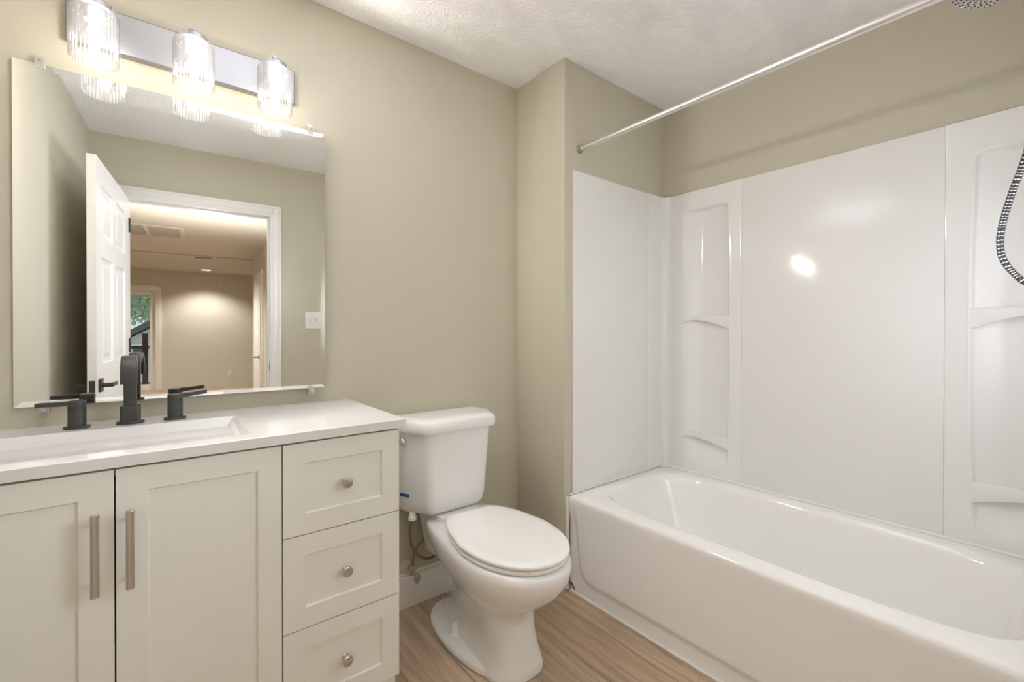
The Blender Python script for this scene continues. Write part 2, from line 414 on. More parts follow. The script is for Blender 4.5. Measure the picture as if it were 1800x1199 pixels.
# patio door frame and casing
bm = bmesh.new()
box(bm, WX1 - 0.001, WX1 + 0.10, -8.1, -8.08, 0, WZ + 0.10, bev=0.004)
box(bm, WX0 - 0.1, WX1 - 0.002, -8.1, -8.08, WZ, WZ + 0.10, bev=0.004)
box(bm, WX0 - 0.1, WX0 + 0.001, -8.1, -8.08, 0, WZ - 0.001, bev=0.004)
o = obj('window_casing', bm, M['trim'])
o.name = 'trim_3'; o['kind'] = 'structure'
win = bpy.data.objects.new('window_1', None); C.objects.link(win); win['kind'] = 'structure'; win.location = (WX0, -8.15, 0)
bm = bmesh.new()
for (a, b_) in ((0, 0.09), ((WX1 - WX0) / 2 - 0.05, (WX1 - WX0) / 2 + 0.05), (WX1 - WX0 - 0.09, WX1 - WX0)):
    box(bm, a, b_, -0.03, 0.03, 0.0, WZ, bev=0.004)
box(bm, 0.09, WX1 - WX0 - 0.09, -0.028, 0.028, WZ - 0.09, WZ - 0.001, bev=0.003)
box(bm, 0.09, WX1 - WX0 - 0.09, -0.028, 0.028, 0.001, 0.12, bev=0.003)
obj('window_frame', bm, M['trim'], win)
obj('pane', B(0.09, WX1 - WX0 - 0.09, -0.004, 0.004, 0.12, WZ - 0.09), M['pane'], win, smooth=False)
# hall side door standing in the right hall wall
hd = bpy.data.objects.new('door_2', None); C.objects.link(hd); hd['kind'] = 'structure'; hd.location = (0.872, -2.92, 0)
bm = bmesh.new()
for (y0, y1) in ((-2.02, -1.94), (-1.06, -0.98)): box(bm, -0.018, 0, y0, y1, 0, 2.10, bev=0.003)
box(bm, -0.0175, 0, -1.9395, -1.0605, 2.03, 2.10, bev=0.003)
obj('door_casing', bm, M['trim'], hd)
bm = panelled(bmesh.new(), 0.86, 2.02, 0.035, [(0.11, 0.39, 1.15, 1.88), (0.47, 0.75, 1.15, 1.88), (0.11, 0.39, 0.22, 0.95), (0.47, 0.75, 0.22, 0.95)], dep=0.008, raised=True)
lf = obj('door_leaf', bm, M['trim'], hd); lf.location = (0.0, -1.07, 0.005); lf.rotation_euler = (0, 0, -PI / 2)
lf.location = (-0.036, -1.07, 0.005)
bm = bmesh.new()
box(bm, 0, 0.008, -0.03, 0.03, 0.88, 0.94, bev=0.002); cyl(bm, (0, 0, 0.91), (-0.045, 0, 0.91), 0.009); box(bm, -0.055, -0.042, -0.10, 0.01, 0.902, 0.918, bev=0.003)
hn = obj('door_handle', bm, M['black'], hd); hn.location = (-0.045, -1.17, -0.10)
# return air grille
g = thing('return_air_grille', 'white slatted return air grille on the hall ceiling, reflected in the mirror', 'vent', (-0.42, -3.53, H))
bm = bmesh.new()
for a in ((-0.38, 0.38, -0.36, -0.33), (-0.38, 0.38, 0.33, 0.36), (-0.38, -0.33, -0.33, 0.33), (0.33, 0.38, -0.33, 0.33), (-0.02, 0.02, -0.33, 0.33)):
    box(bm, a[0], a[1], a[2], a[3], -0.014, 0, bev=0.002)
obj('frame', bm, M['hall_paint'], g)
bm = bmesh.new()
for k in range(30):
    y = -0.32 + k * 0.022
    for x0, x1 in ((-0.329, -0.021), (0.021, 0.329)): box(bm, x0, x1, y, y + 0.012, -0.010, -0.004)
obj('slats', bm, M['grille'], g, smooth=False)
def downlight(x, y, label, lit):
    d = thing('recessed_downlight', label, 'light', (x, y, H), group='recessed lights in the hall ceiling')
    lathe_b = lathe(bmesh.new(), [(0.078, 0), (0.100, 0), (0.104, -0.006), (0.080, -0.010), (0.078, 0)], 40, cap=False)
    obj('trim_ring', lathe_b, M['trim'], d)
    obj('lens', lathe(bmesh.new(), [(0.0775, -0.004), (0.0775, -0.007)], 40), M['downlight'] if lit else M['trim'], d)
downlight(0.21, -7.45, 'lit round recessed downlight near the far hall wall, reflected in the mirror', True)
det = thing('smoke_detector', 'round dark-rimmed disc on the hall ceiling in front of the lit downlight', 'smoke detector', (0.165, -5.75, H))
obj('body', lathe(bmesh.new(), [(0.10, 0), (0.11, -0.008), (0.105, -0.02), (0.06, -0.026), (0.001, -0.026)], 36), M['hall_ceiling'], det)
obj('base_ring', lathe(bmesh.new(), [(0.111, 0), (0.118, -0.006), (0.111, -0.012)], 36, cap=False), M['dark_wood'], det)
o = thing('wall_outlet', 'small ivory outlet plate low on the far hall wall', 'outlet', (0.64, -8.1, 0.27))
obj('cover_plate', B(-0.035, 0.035, 0, 0.006, -0.057, 0.057, bev=0.002), M['trim'], o)
obj('socket', B(-0.017, 0.017, 0.006, 0.008, 0.008, 0.036, bev=0.001), M['hall_paint'], o)
obj('socket', B(-0.017, 0.017, 0.006, 0.008, -0.036, -0.008, bev=0.001), M['hall_paint'], o)

# outdoors beyond the patio door
o = obj('lawn', B(-14, 10, -13.5, -8.45, -0.35, -0.30), M['lawn'], smooth=False); tag(o, 'green lawn outside beyond the patio door', 'lawn'); o['kind'] = 'stuff'
hs = thing('neighbour_house', 'pale grey neighbouring house with dark gable roof, seen through the patio door', 'house', (-1.75, -19.0, -3.0))
bm = bmesh.new()
rings(bm, [[Vector((-3.0, y, 0)), Vector((5.4, y, 0)), Vector((5.4, y, 2.25)), Vector((1.2, y, 4.95)), Vector((-3.0, y, 2.25))] for y in (0, -5)])
obj('wall', bm, M['siding'], hs, smooth=False)
bm = bmesh.new()
rings(bm, [[Vector((-3.4, y, 2.06)), Vector((1.2, y, 5.0)), Vector((5.8, y, 2.06)), Vector((5.8, y, 2.30)), Vector((1.2, y, 5.24)), Vector((-3.4, y, 2.30))] for y in (0.35, -5.2)])
obj('roof', bm, M['roofing'], hs, smooth=False)
obj('window', B(-0.30, 0.06, 0.0, 0.05, 2.85, 3.62), M['roofing'], hs, smooth=False)
obj('window_trim', B(-0.38, 0.14, -0.01, 0.03, 2.77, 3.70), M['trim'], hs, smooth=False)
def tree(x, y, h, r, seed, label):
    rnd = random.Random(seed)
    t = thing('tree', label, 'tree', (x, y, -0.3), group='trees beyond the patio door')
    obj('trunk', cyl(bmesh.new(), (0, 0, 0), (0, 0, h * 0.6), 0.16, 0.09, seg=10), M['dark_wood'], t)
    bm = bmesh.new()
    for k in range(4200):
        u, v, w_ = rnd.gauss(0, 1), rnd.gauss(0, 1), rnd.gauss(0, 1); d = math.sqrt(u * u + v * v + w_ * w_) or 1
        rr = r * rnd.uniform(0.45, 1.0); c = Vector((u / d * rr, v / d * rr, h * 0.72 + w_ / d * rr * 0.95))
        s = rnd.uniform(0.10, 0.22); a = Vector((rnd.uniform(-1, 1), rnd.uniform(-1, 1), rnd.uniform(-1, 1))).normalized(); b_ = a.orthogonal().normalized()
        bm.faces.new([bm.verts.new(c + a * s), bm.verts.new(c + b_ * s * 0.5), bm.verts.new(c - a * s), bm.verts.new(c - b_ * s * 0.5)])
    obj('crown', bm, M['foliage'], t, smooth=False)
tree(-1.2, -29, 6.0, 2.9, 1, 'nearest leafy tree behind the grey gable roof, outside')
tree(-4.2, -36, 6.6, 3.2, 2, 'middle leafy tree left of the others, outside')
tree(-2.2, -44, 9.5, 3.6, 3, 'tallest and farthest leafy tree, outside')
dk = thing('deck_railing', 'dark wooden deck railing outside the patio door', 'railing', (-1.4, -9.7, -0.3))
obj('top_rail', B(-1.6, 0.54, -0.06, 0.06, 1.10, 1.17), M['dark_wood'], dk, smooth=False)
for x in (-1.5, -0.5, 0.47): obj('post', B(x - 0.05, x + 0.05, -0.05, 0.05, 0, 1.45 if x > 0 else 1.0999), M['dark_wood'], dk, smooth=False)

# ------------------------------------------------------------------ bathroom door (open, seen in the mirror)
dr = bpy.data.objects.new('door_1', None); C.objects.link(dr); dr['kind'] = 'structure'
dr.location = (-0.256, YF + 0.024, 0.008); dr.rotation_euler = (0, 0, math.radians(92.3))
LW, LH = 0.845, 2.035
ps = []
for x0, x1 in ((0.115, 0.380), (0.465, 0.730)):
    ps += [(x0, x1, 1.66, 1.92), (x0, x1, 1.02, 1.56), (x0, x1, 0.24, 0.80)]
obj('door_leaf', panelled(bmesh.new(), LW, LH, 0.035, ps, dep=0.009, raised=True, both=True), M['trim'], dr, angle=15)
def lever(parent, ysign, y0):
    bm = bmesh.new()
    box(bm, LW - 0.095, LW - 0.030, min(y0, y0 + ysign * 0.009), max(y0, y0 + ysign * 0.009), 0.885, 0.950, bev=0.0015)
    cyl(bm, (LW - 0.062, y0 + ysign * 0.009, 0.917), (LW - 0.062, y0 + ysign * 0.042, 0.917), 0.011)
    ya, yb = y0 + ysign * 0.040, y0 + ysign * 0.052
    box(bm, LW - 0.165, LW - 0.050, min(ya, yb), max(ya, yb), 0.907, 0.927, bev=0.002)
    return obj('door_handle', bm, M['black'], parent)
lever(dr, -1, 0.0); lever(dr, 1, 0.035)
obj('latch', B(LW, LW + 0.0015, 0.006, 0.029, 0.888, 0.946), M['black'], dr)
for z in (0.22, 1.05, 1.82): obj('hinge', cyl(bmesh.new(), (-0.006, -0.004, z), (-0.006, -0.004, z + 0.09), 0.006), M['black'], dr)
obj('strike_plate', B(DX1 - 0.0015, DX1 + 0.001, YF - 0.035, YF - 0.003, 0.90, 0.96), M['black']).name = 'trim_4'
bpy.data.objects['trim_4']['kind'] = 'structure'

sw = thing('light_switch', 'white double light switch plate beside the door, reflected in the mirror', 'light switch', (0.848, YF, 1.28))
obj('cover_plate', B(-0.058, 0.058, 0, 0.006, -0.066, 0.066, bev=0.002), M['trim'], sw)
for x in (-0.023, 0.023): obj('toggle', B(x - 0.005, x + 0.005, 0.006, 0.014, -0.012, 0.012, bev=0.001), M['hall_paint'], sw)

# ------------------------------------------------------------------ mirror
myaw = math.radians(-2.0)
mcx, mcy = 0.1075, 1.790
mr = thing('wall_mirror', 'large frameless rectangular mirror on the wall above the vanity', 'mirror', (mcx, mcy, 1.457), myaw)
mw, mh = 0.4035, 0.476
bm = bmesh.new()
def mring(o_, y): return [Vector((-mw + o_, y, -mh + o_)), Vector((mw - o_, y, -mh + o_)), Vector((mw - o_, y, mh - o_)), Vector((-mw + o_, y, mh - o_))]
R_ = rings(bm, [mring(0, 0.0045), mring(0, 0.00022), mring(0.016, 0)], cap0=True, cap1=True)
for f in bm.faces: f.material_index = 1 if (abs(f.calc_center_median().y - 0.0026) < 0.0012 or f.calc_center_median().y > 0.004) else 0
obj('mirror_glass', bm, None, mr, smooth=False, mats=[M['mirror'], M['mirror_edge']])
clipd = (( -0.242, 1.933, 1), (0.459, 1.933, 1), (-0.237, 0.981, -1), (0.462, 0.981, -1))
CL = ['clear plastic mirror clip at the mirror\'s top left corner', 'clear plastic mirror clip at the mirror\'s top right corner',
      'clear plastic mirror clip under the mirror, left, behind the faucet', 'clear plastic mirror clip under the mirror\'s bottom right corner']
for (x, z, s), lab in zip(clipd, CL):
    ysurf = mcy - (x - mcx) * math.tan(-myaw)
    c = thing('mirror_clip', lab, 'mirror clip', (x, ysurf, z), 0, 'mirror clips')
    bm = bmesh.new()
    z0, z1 = sorted((0.002 * s, 0.024 * s)); box(bm, -0.010, 0.010, -0.001, YW - ysurf, z0, z1, bev=0.002)
    z0, z1 = sorted((-0.012 * s, 0.018 * s)); box(bm, -0.010, 0.010, -0.0055, -0.0012, z0, z1, bev=0.0015)
    obj('clip_body', bm, M['clip'], c)
    obj('screw', lathe(bmesh.new(), [(0.0035, 0), (0.0035, 0.0015), (0.001, 0.0018)], 12, axis_to((0, -0.0055, 0.010 * s), (0, -0.0075, 0.010 * s))[0]), M['nickel'], c)

# ------------------------------------------------------------------ vanity light
vl = thing('vanity_light', 'three-lamp nickel vanity light bar above the mirror', 'wall light', (0.110, YW, 2.080))
obj('back_plate', B(-0.300, 0.300, -0.027, 0, -0.062, 0.060, bev=0.006, seg=3), M['plate'], vl)
SY = 1.688 - YW
for sx in (-0.122, 0.102, 0.326):
    x = sx - 0.110
    bm = bmesh.new()
    cyl(bm, (x, -0.027, 0.030), (x, SY, 0.030), 0.008)
    cyl(bm, (x, -0.027, 0.030), (x, -0.032, 0.030), 0.018, seg=28)
    arm = obj('arm', bm, M['plate'], vl)
    bm = bmesh.new()
    lathe(bm, [(0.010, 0.030), (0.010, 0.014), (0.033, 0.012), (0.036, 0.008), (0.036, -0.004), (0.023, -0.006), (0.022, -0.040), (0.020, -0.041)], 36, Matrix.Translation((x, SY, 0)))
    for a in (0, 2 * PI / 3, 4 * PI / 3):
        cyl(bm, (x + 0.037 * math.cos(a), SY + 0.037 * math.sin(a), -0.010), (x + 0.037 * math.cos(a), SY + 0.037 * math.sin(a), 0.018), 0.003, seg=10)
    obj('socket', bm, M['plate'], vl)
    # fluted glass shade
    bm = bmesh.new(); N = 144; rs = []
    prof = [(0.026, -0.0065, 0), (0.042, -0.0065, 0), (0.0490, -0.009, 0.3), (0.0522, -0.016, 1), (0.0525, -0.05, 1), (0.0525, -0.10, 1), (0.0525, -0.1475, 1), (0.0515, -0.149, 0.5), (0.0495, -0.1475, 0), (0.0495, -0.10, 0), (0.0495, -0.05, 0), (0.0490, -0.018, 0), (0.0465, -0.012, 0), (0.041, -0.0095, 0), (0.026, -0.0095, 0)]
    for r, z, k in prof:
        rs.append([Vector((x + (r + 0.0011 * k * math.cos(36 * 2 * PI * j / N)) * math.cos(2 * PI * j / N), SY + (r + 0.0011 * k * math.cos(36 * 2 * PI * j / N)) * math.sin(2 * PI * j / N), z)) for j in range(N)])
    rings(bm, rs, loop=True)
    obj('glass_shade', bm, M['glass'], vl, angle=50)
    bb = obj('bulb', lathe(bmesh.new(), [(0.013, -0.041), (0.014, -0.050), (0.026, -0.070), (0.030, -0.088), (0.026, -0.104), (0.014, -0.114), (0.001, -0.117)], 32, Matrix.Translation((x, SY, 0)), cap=False), M['bulb_glass'], vl)
    obj('filament', lathe(bmesh.new(), [(0.003, -0.046), (0.0095, -0.050), (0.0115, -0.062), (0.0115, -0.096), (0.009, -0.104), (0.002, -0.107)], 20, Matrix.Translation((x, SY, 0))), M['glow'], bb)

# ------------------------------------------------------------------ vanity
CT, CB, CYF = 0.925, 0.899, 1.281
top = thing('countertop', 'white one-piece vanity countertop with integral rectangular basin', 'countertop', (0, 0, 0))
bm = bmesh.new()
X0, X1, Y0, Y1 = XL + 0.001, 0.606, CYF, YW - 0.001
bx0, bx1, by0, by1 = -0.312, 0.202, 1.338, 1.655
def rr(x0, x1, y0, y1, r, z, n=8):
    out = []
    for (cx, cy, a0) in ((x1 - r, y1 - r, 0), (x0 + r, y1 - r, PI / 2), (x0 + r, y0 + r, PI), (x1 - r, y0 + r, 3 * PI / 2)):
        for k in range(n + 1):
            a = a0 + PI / 2 * k / n; out.append(Vector((cx + r * math.cos(a), cy + r * math.sin(a), z)))
    return out
rs = [rr(X0, X1, Y0, Y1, 0.001, CB), rr(X0, X1, Y0, Y1, 0.001, CT - 0.002), rr(X0 + 0.002, X1 - 0.002, Y0 + 0.002, Y1 - 0.001, 0.001, CT),
      rr(bx0 - 0.003, bx1 + 0.003, by0 - 0.003, by1 + 0.003, 0.012, CT), rr(bx0, bx1, by0, by1, 0.010, CT - 0.0015), rr(bx0 + 0.003, bx1 - 0.004, by0 + 0.003, by1 - 0.004, 0.010, CT - 0.006),
      rr(bx0 + 0.050, bx1 - 0.065, by0 + 0.020, by1 - 0.060, 0.012, CT - 0.082), rr(bx0 + 0.062, bx1 - 0.077, by0 + 0.030, by1 - 0.070, 0.010, CT - 0.090),
      rr(-0.075, -0.035, 1.46, 1.50, 0.0195, CT - 0.096)]
rings(bm, rs, cap0=True, cap1=True)
obj('slab', bm, M['counter'], top, angle=14)
obj('drain', lathe(bmesh.new(), [(0.022, 0), (0.022, 0.003), (0.014, 0.005), (0.001, 0.005)], 28, Matrix.Translation((-0.055, 1.48, CT - 0.0955))), M['black'], top)

va = thing('vanity_cabinet', 'off-white shaker vanity cabinet with two doors and three drawers', 'cabinet', (0, 0, 0))
YD = 1.293; CX0, CX1 = -0.392, 0.5865
bm = bmesh.new()
yb = YD + 0.021
box(bm, CX1 - 0.018, CX1, yb, YW - 0.003, 0.143, CB - 0.001)           # sides, back, bottom, face rails
box(bm, CX0, CX0 + 0.018, yb, YW - 0.003, 0.143, CB - 0.001)
box(bm, XL + 0.002, CX0 - 0.0005, yb - 0.018, yb + 0.02, 0.0, CB - 0.001)
box(bm, CX0 + 0.018, CX1 - 0.018, yb, yb + 0.018, 0.875, CB - 0.001)
box(bm, CX0 + 0.018, CX1 - 0.018, yb, YW - 0.003, 0.143, 0.163)
box(bm, 0.255, 0.275, yb, YW - 0.003, 0.163, 0.875)
box(bm, CX0 + 0.018, CX1 - 0.018, YW - 0.010, YW - 0.003, 0.163, 0.875)
obj('carcass', bm, M['cabinet'], va, smooth=False)
bm = bmesh.new(); box(bm, CX0 + 0.0185, 0.2545, yb + 0.003, yb + 0.012, 0.164, 0.874); box(bm, 0.2755, CX1 - 0.0185, yb + 0.003, yb + 0.012, 0.164, 0.874)
obj('shadow_board', bm, M['dark_gap'], va, smooth=False)  # added dark sheet behind the fronts; gap shade put into its colour
for x in (CX0, CX1 - 0.045):
    obj('foot', B(x, x + 0.045 - 0.001, yb, yb + 0.045, 0, 0.1425, bev=0.002), M['cabinet'], va)
    obj('foot', B(x, x + 0.045 - 0.001, YW - 0.060, YW - 0.018, 0, 0.1425, bev=0.002), M['cabinet'], va)
def shaker(name, x0, x1, z0, z1, fr):
    bm = panelled(bmesh.new(), x1 - x0, z1 - z0, 0.020, [(fr, x1 - x0 - fr, fr, z1 - z0 - fr)], dep=0.006, edge=0.012)
    es = [e for e in bm.edges if all(abs(v.co.y) < 1e-6 for v in e.verts) and (all(v.co.x < 1e-6 for v in e.verts) or all(v.co.x > x1 - x0 - 1e-6 for v in e.verts) or all(v.co.z < 1e-6 for v in e.verts) or all(v.co.z > z1 - z0 - 1e-6 for v in e.verts))]
    bmesh.ops.bevel(bm, geom=es, offset=0.0025, segments=2, affect='EDGES')
    o = obj(name, bm, M['cabinet'], va, angle=25); o.location = (x0, YD, z0); return o
def pull(parent, x, z0, z1):
    bm = bmesh.new()
    rs = []
    for z, s in ((z0, 0.85), (z0 + 0.001, 1), (z1 - 0.001, 1), (z1, 0.85)):
        rs.append([Vector((x + 0.0075 * s * math.copysign(abs(math.cos(t)) ** 0.55, math.cos(t)), -0.031 + 0.0055 * s * math.copysign(abs(math.sin(t)) ** 0.8, math.sin(t)), z)) for t in [2 * PI * k / 24 for k in range(24)]])
    rings(bm, rs)
    for z in (z0 + 0.020, z1 - 0.020): cyl(bm, (x, -0.028, z), (x, 0.0, z), 0.0045, seg=14)
    return obj('handle', bm, M['nickel'], parent)
dl = shaker('door', -0.3905, -0.0655, 0.150, 0.892, 0.056)
pull(dl, -0.094 + 0.3905, 0.640 - 0.15, 0.812 - 0.15)
dr2 = shaker('door', -0.0625, 0.2625, 0.150, 0.892, 0.054)
pull(dr2, -0.038 + 0.0625, 0.640 - 0.15, 0.808 - 0.15)
for (z0, z1) in ((0.6465, 0.892), (0.394, 0.6435), (0.144, 0.391)):
    d = shaker('drawer', 0.2660, 0.5885, z0, z1, 0.054)
    xk, zk = 0.4275 - 0.2660, (z1 - z0) / 2 - 0.003
    obj('knob', lathe(bmesh.new(), [(0.009, 0), (0.0065, 0.003), (0.0055, 0.012), (0.010, 0.017), (0.0145, 0.020), (0.015, 0.024), (0.013, 0.0275), (0.007, 0.029), (0.001, 0.0292)], 28, axis_to((xk, 0.006, zk), (xk, -0.03, zk))[0]), M['nickel'], d)

# ------------------------------------------------------------------ faucet
fc = thing('bathroom_faucet', 'matte black widespread waterfall faucet with flat curved spout', 'faucet', (-0.050, 1.712, CT))
def foot_plate(bm, x, rx, ry): 
    rings(bm, [sup(x, 0, rx * s, ry * s, 2.4, z, 40) for s, z in ((0.97, 0), (1, 0.001), (1, 0.005), (0.94, 0.0065))])
bm = bmesh.new()
foot_plate(bm, 0, 0.032, 0.025)
rings(bm, [sup(0, 0, 0.0235 * s, 0.0165 * s, 5, z, 48) for s, z in ((1, 0.006), (1, 0.050), (0.97, 0.0515))])
bs = obj('spout_base', bm, M['black'], fc)
# ribbon spout: profile in the y-z plane swept to a width
prof = [(0.000, 0.050), (0.000, 0.140), (-0.004, 0.160), (-0.016, 0.178), (-0.036, 0.188), (-0.058, 0.187), (-0.080, 0.176), (-0.093, 0.160), (-0.098, 0.143), (-0.099, 0.122)]
pp = smooth_path([(0, a, b) for a, b in prof], 6)
bm = bmesh.new(); rs = []
for i, p in enumerate(pp):
    t = (pp[min(i + 1, len(pp) - 1)] - pp[max(0, i - 1)]).normalized(); nrm = Vector((0, t.z, -t.y))
    k = i / (len(pp) - 1); wd = 0.0150 + 0.0035 * min(1, max(0, (k - 0.25) / 0.3)); th = 0.011 * (1 - 0.45 * k)
    ring_ = []
    for q in range(24):
        a = 2 * PI * q / 24; cc, ss = math.cos(a), math.sin(a)
        ring_.append(p + Vector((wd * math.copysign(abs(cc) ** 0.22, cc), 0, 0)) + nrm * th * math.copysign(abs(ss) ** 0.3, ss))
    rs.append(ring_)
rings(bm, rs); obj('spout', bm, M['black'], fc, angle=60)
for sx, s in ((-0.112, -1), (0.104, 1)):
    bm = bmesh.new()
    foot_plate(bm, sx, 0.028, 0.024)
    rings(bm, [sup(sx, 0, 0.0190 * k, 0.0180 * k, 2.2, z, 40) for k, z in ((1, 0.006), (1, 0.056), (0.96, 0.0565), (0.96, 0.0580))])
    hb = obj('handle_base', bm, M['black'], fc)
    bm = bmesh.new()
    rings(bm, [sup(sx, 0, 0.0190 * k, 0.0180 * k, 2.2, z, 40) for k, z in ((0.97, 0.0582), (1, 0.0592), (1, 0.0740), (0.96, 0.0755))])
    zt = 0.078 if s > 0 else 0.0745
    rs = []
    for d, wy, z0, z1 in ((0.004, 0.0155, 0.0605, 0.0752), (0.022, 0.0110, 0.0650, zt), (0.036, 0.0085, zt - 0.011, zt), (0.078, 0.0080, zt - 0.010 + (0.004 if s > 0 else 0), zt + (0.005 if s > 0 else 0.001)), (0.080, 0.0070, zt - 0.009 + (0.004 if s > 0 else 0), zt + (0.004 if s > 0 else 0))):
        rs.append([Vector((sx + s * d, -0.002 - wy, z0)), Vector((sx + s * d, -0.002 + wy, z0)), Vector((sx + s * d, -0.002 + wy, z1)), Vector((sx + s * d, -0.002 - wy, z1))])
    rings(bm, rs)
    obj('lever', bm, M['black'], fc, angle=30)

# ------------------------------------------------------------------ toilet
TX = 0.993
to = thing('toilet', 'white two-piece toilet with closed lid between vanity and bathtub', 'toilet', (TX, YW, 0))
def tank_ring(w0, w1, y0, y1, z, r=0.03):
    """trapezoid plan: w0 half width of the front at y0, w1 half width at the back y1, rounded"""
    P = [(-w0, y0), (w0, y0), (w1, y0 + 0.115), (w1, y1), (-w1, y1), (-w1, y0 + 0.115)]
    out = []; n = len(P)
    rad = [0.05, 0.05, 0.04, 0.012, 0.012, 0.04]
    for i in range(n):
        p = Vector((*P[i], 0)); a = Vector((*P[i - 1], 0)); b = Vector((*P[(i + 1) % n], 0))
        da = (a - p).normalized(); db = (b - p).normalized(); t = rad[i] * 0.6
        s, e = p + da * t, p + db * t
        for k in range(7):
            u = k / 6; q = s * (1 - u) ** 2 + p * 2 * u * (1 - u) + e * u * u
            out.append(Vector((q.x, q.y, z)))
    return out
bm = bmesh.new()
rs = [tank_ring(0.100, 0.176, -0.180, -0.02, 0.447), tank_ring(0.118, 0.190, -0.200, -0.012, 0.455), tank_ring(0.127, 0.194, -0.209, -0.012, 0.474), tank_ring(0.132, 0.196, -0.213, -0.012, 0.51),
      tank_ring(0.150, 0.203, -0.226, -0.012, 0.79)]
rings(bm, rs); obj('tank', bm, M['porcelain'], to, angle=50)
bm = bmesh.new()
rs = [tank_ring(0.156, 0.208, -0.232, -0.010, 0.787), tank_ring(0.166, 0.219, -0.243, -0.010, 0.789), tank_ring(0.168, 0.222, -0.246, -0.010, 0.796), tank_ring(0.167, 0.221, -0.245, -0.010, 0.824),
      tank_ring(0.163, 0.217, -0.240, -0.012, 0.833), tank_ring(0.152, 0.206, -0.228, -0.018, 0.839), tank_ring(0.120, 0.170, -0.190, -0.035, 0.842)]
rings(bm, rs); obj('tank_lid', bm, M['porcelain'], to, angle=50)
hx, hy = -0.1985, -0.108
nrm = Vector((-0.90, -0.43, 0)).normalized()
hp = Vector((hx + 0.002, hy - 0.004, 0.746)) 
fl = obj('flush_handle', lathe(bmesh.new(), [(0.014, -0.006), (0.014, 0.004), (0.012, 0.008), (0.012, 0.010), (0.016, 0.012), (0.016, 0.018), (0.012, 0.022), (0.001, 0.023)], 28, axis_to(hp, hp + nrm)[0]), M['chrome'], to)
# little blue sticker low on the left of the tank
bm = bmesh.new()
m4 = axis_to((-0.176, -0.125, 0.548), Vector((-0.176, -0.125, 0.548)) + nrm)[0]
box(bm, -0.012, 0.012, -0.022, 0.022, -0.003, 0.0012)
rotm = Matrix.Rotation(math.atan2(nrm.y, nrm.x) - PI / 2, 4, 'Z')
for v in bm.verts: v.co = Vector((-0.1945, -0.1085, 0.527)) + (rotm @ Vector((v.co.y, v.co.z, v.co.x * 0.5)))
obj('sticker', bm, M['blue'], to, smooth=False)

BR = math.radians(-2.6)
def T2(r, piv=(0.022, -0.25)):
    c, s = math.cos(BR), math.sin(BR); out = []
    for p in r:
        dx, dy = p.x, p.y + 0.25
        out.append(Vector((piv[0] + dx * c - dy * s, piv[1] + dx * s + dy * c, p.z)))
    return out
def egg(w, yb, yf, z, nb=3.2, nf=2.15, N=96, yc=None, wb=None):
    """plan outline: widest at yc, blunter towards the back"""
    yc = -0.505 if yc is None else yc
    out = []
    for k in range(N):
        t = 2 * PI * k / N; c, s = math.cos(t), math.sin(t)
        if s >= 0: n_, L = nb, yb - yc
        else: n_, L = nf, yc - yf
        x = w * math.copysign(abs(c) ** (2 / n_), c); y = yc + L * math.copysign(abs(s) ** (2 / n_), s)
        if s > 0 and wb is not None:
            u = (y - yc) / L; x *= 1 - (1 - wb) * u ** 1.6
        out.append(Vector((x, y, z)))
    return out
RZ = 0.425
bm = bmesh.new()
prof_b = [
    (0.110, -0.085, -0.640, 0.000, 2.6, 3.0, 0.92), (0.114, -0.078, -0.648, 0.004, 2.6, 3.0, 0.92), (0.113, -0.080, -0.648, 0.022, 2.6, 3.0, 0.92), (0.108, -0.088, -0.645, 0.033, 2.8, 3.0, 0.90),
    (0.108, -0.120, -0.640, 0.050, 3, 2.8, 0.70), (0.102, -0.150, -0.630, 0.080, 3, 2.6, 0.62), (0.098, -0.165, -0.622, 0.130, 3, 2.4, 0.66), (0.098, -0.165, -0.620, 0.180, 3, 2.3, 0.76),
    (0.108, -0.150, -0.628, 0.220, 3, 2.2, 0.86), (0.128, -0.120, -0.665, 0.250, 3, 2.1, 0.86), (0.152, -0.085, -0.715, 0.285, 3, 2.1, 0.84), (0.174, -0.060, -0.757, 0.325, 3.2, 2.1, 0.80),
    (0.188, -0.045, -0.783, 0.365, 3.4, 2.1, 0.78), (0.193, -0.040, -0.791, 0.395, 3.6, 2.1, 0.77), (0.191, -0.040, -0.789, 0.415, 3.6, 2.1, 0.77), (0.184, -0.045, -0.780, RZ, 3.6, 2.1, 0.77),
    (0.150, -0.075, -0.735, RZ + 0.001, 3.4, 2.1, 0.80), (0.060, -0.30, -0.60, RZ + 0.001, 3, 2.1, 1)]
rs = [T2(egg(w_, yb_, yf_, z_, nb_, nf_, wb=wb_)) for (w_, yb_, yf_, z_, nb_, nf_, wb_) in prof_b]
rings(bm, rs); bowl = obj('bowl', bm, M['porcelain'], to, angle=60)
# side foot flanges with bolts and the rear deck that carries the tank
bm = bmesh.new()
rs = [T2([Vector((x * sx_ , y, z)) for x, y in ((-0.075, -0.63), (0.075, -0.63), (0.132, -0.52), (0.158, -0.37), (0.152, -0.22), (0.11, -0.08), (-0.11, -0.08), (-0.152, -0.22), (-0.158, -0.37), (-0.132, -0.52))]) for sx_, z in ((0.97, 0.0), (1.0, 0.004), (1.0, 0.020), (0.95, 0.030), (0.80, 0.036))]
R_ = rings(bm, rs)
ft = obj('base_flange', bm, M['porcelain'], to, angle=60)
sb = ft.modifiers.new('round', 'SUBSURF'); sb.levels = 2; sb.render_levels = 2
bm = bmesh.new()
rs = [tank_ring(0.070, 0.075, -0.215, -0.060, 0.26), tank_ring(0.082, 0.090, -0.235, -0.050, 0.36), tank_ring(0.092, 0.104, -0.245, -0.045, 0.425), tank_ring(0.090, 0.100, -0.240, -0.048, 0.446)]
rings(bm, rs); obj('tank_deck', bm, M['porcelain'], to, angle=60)
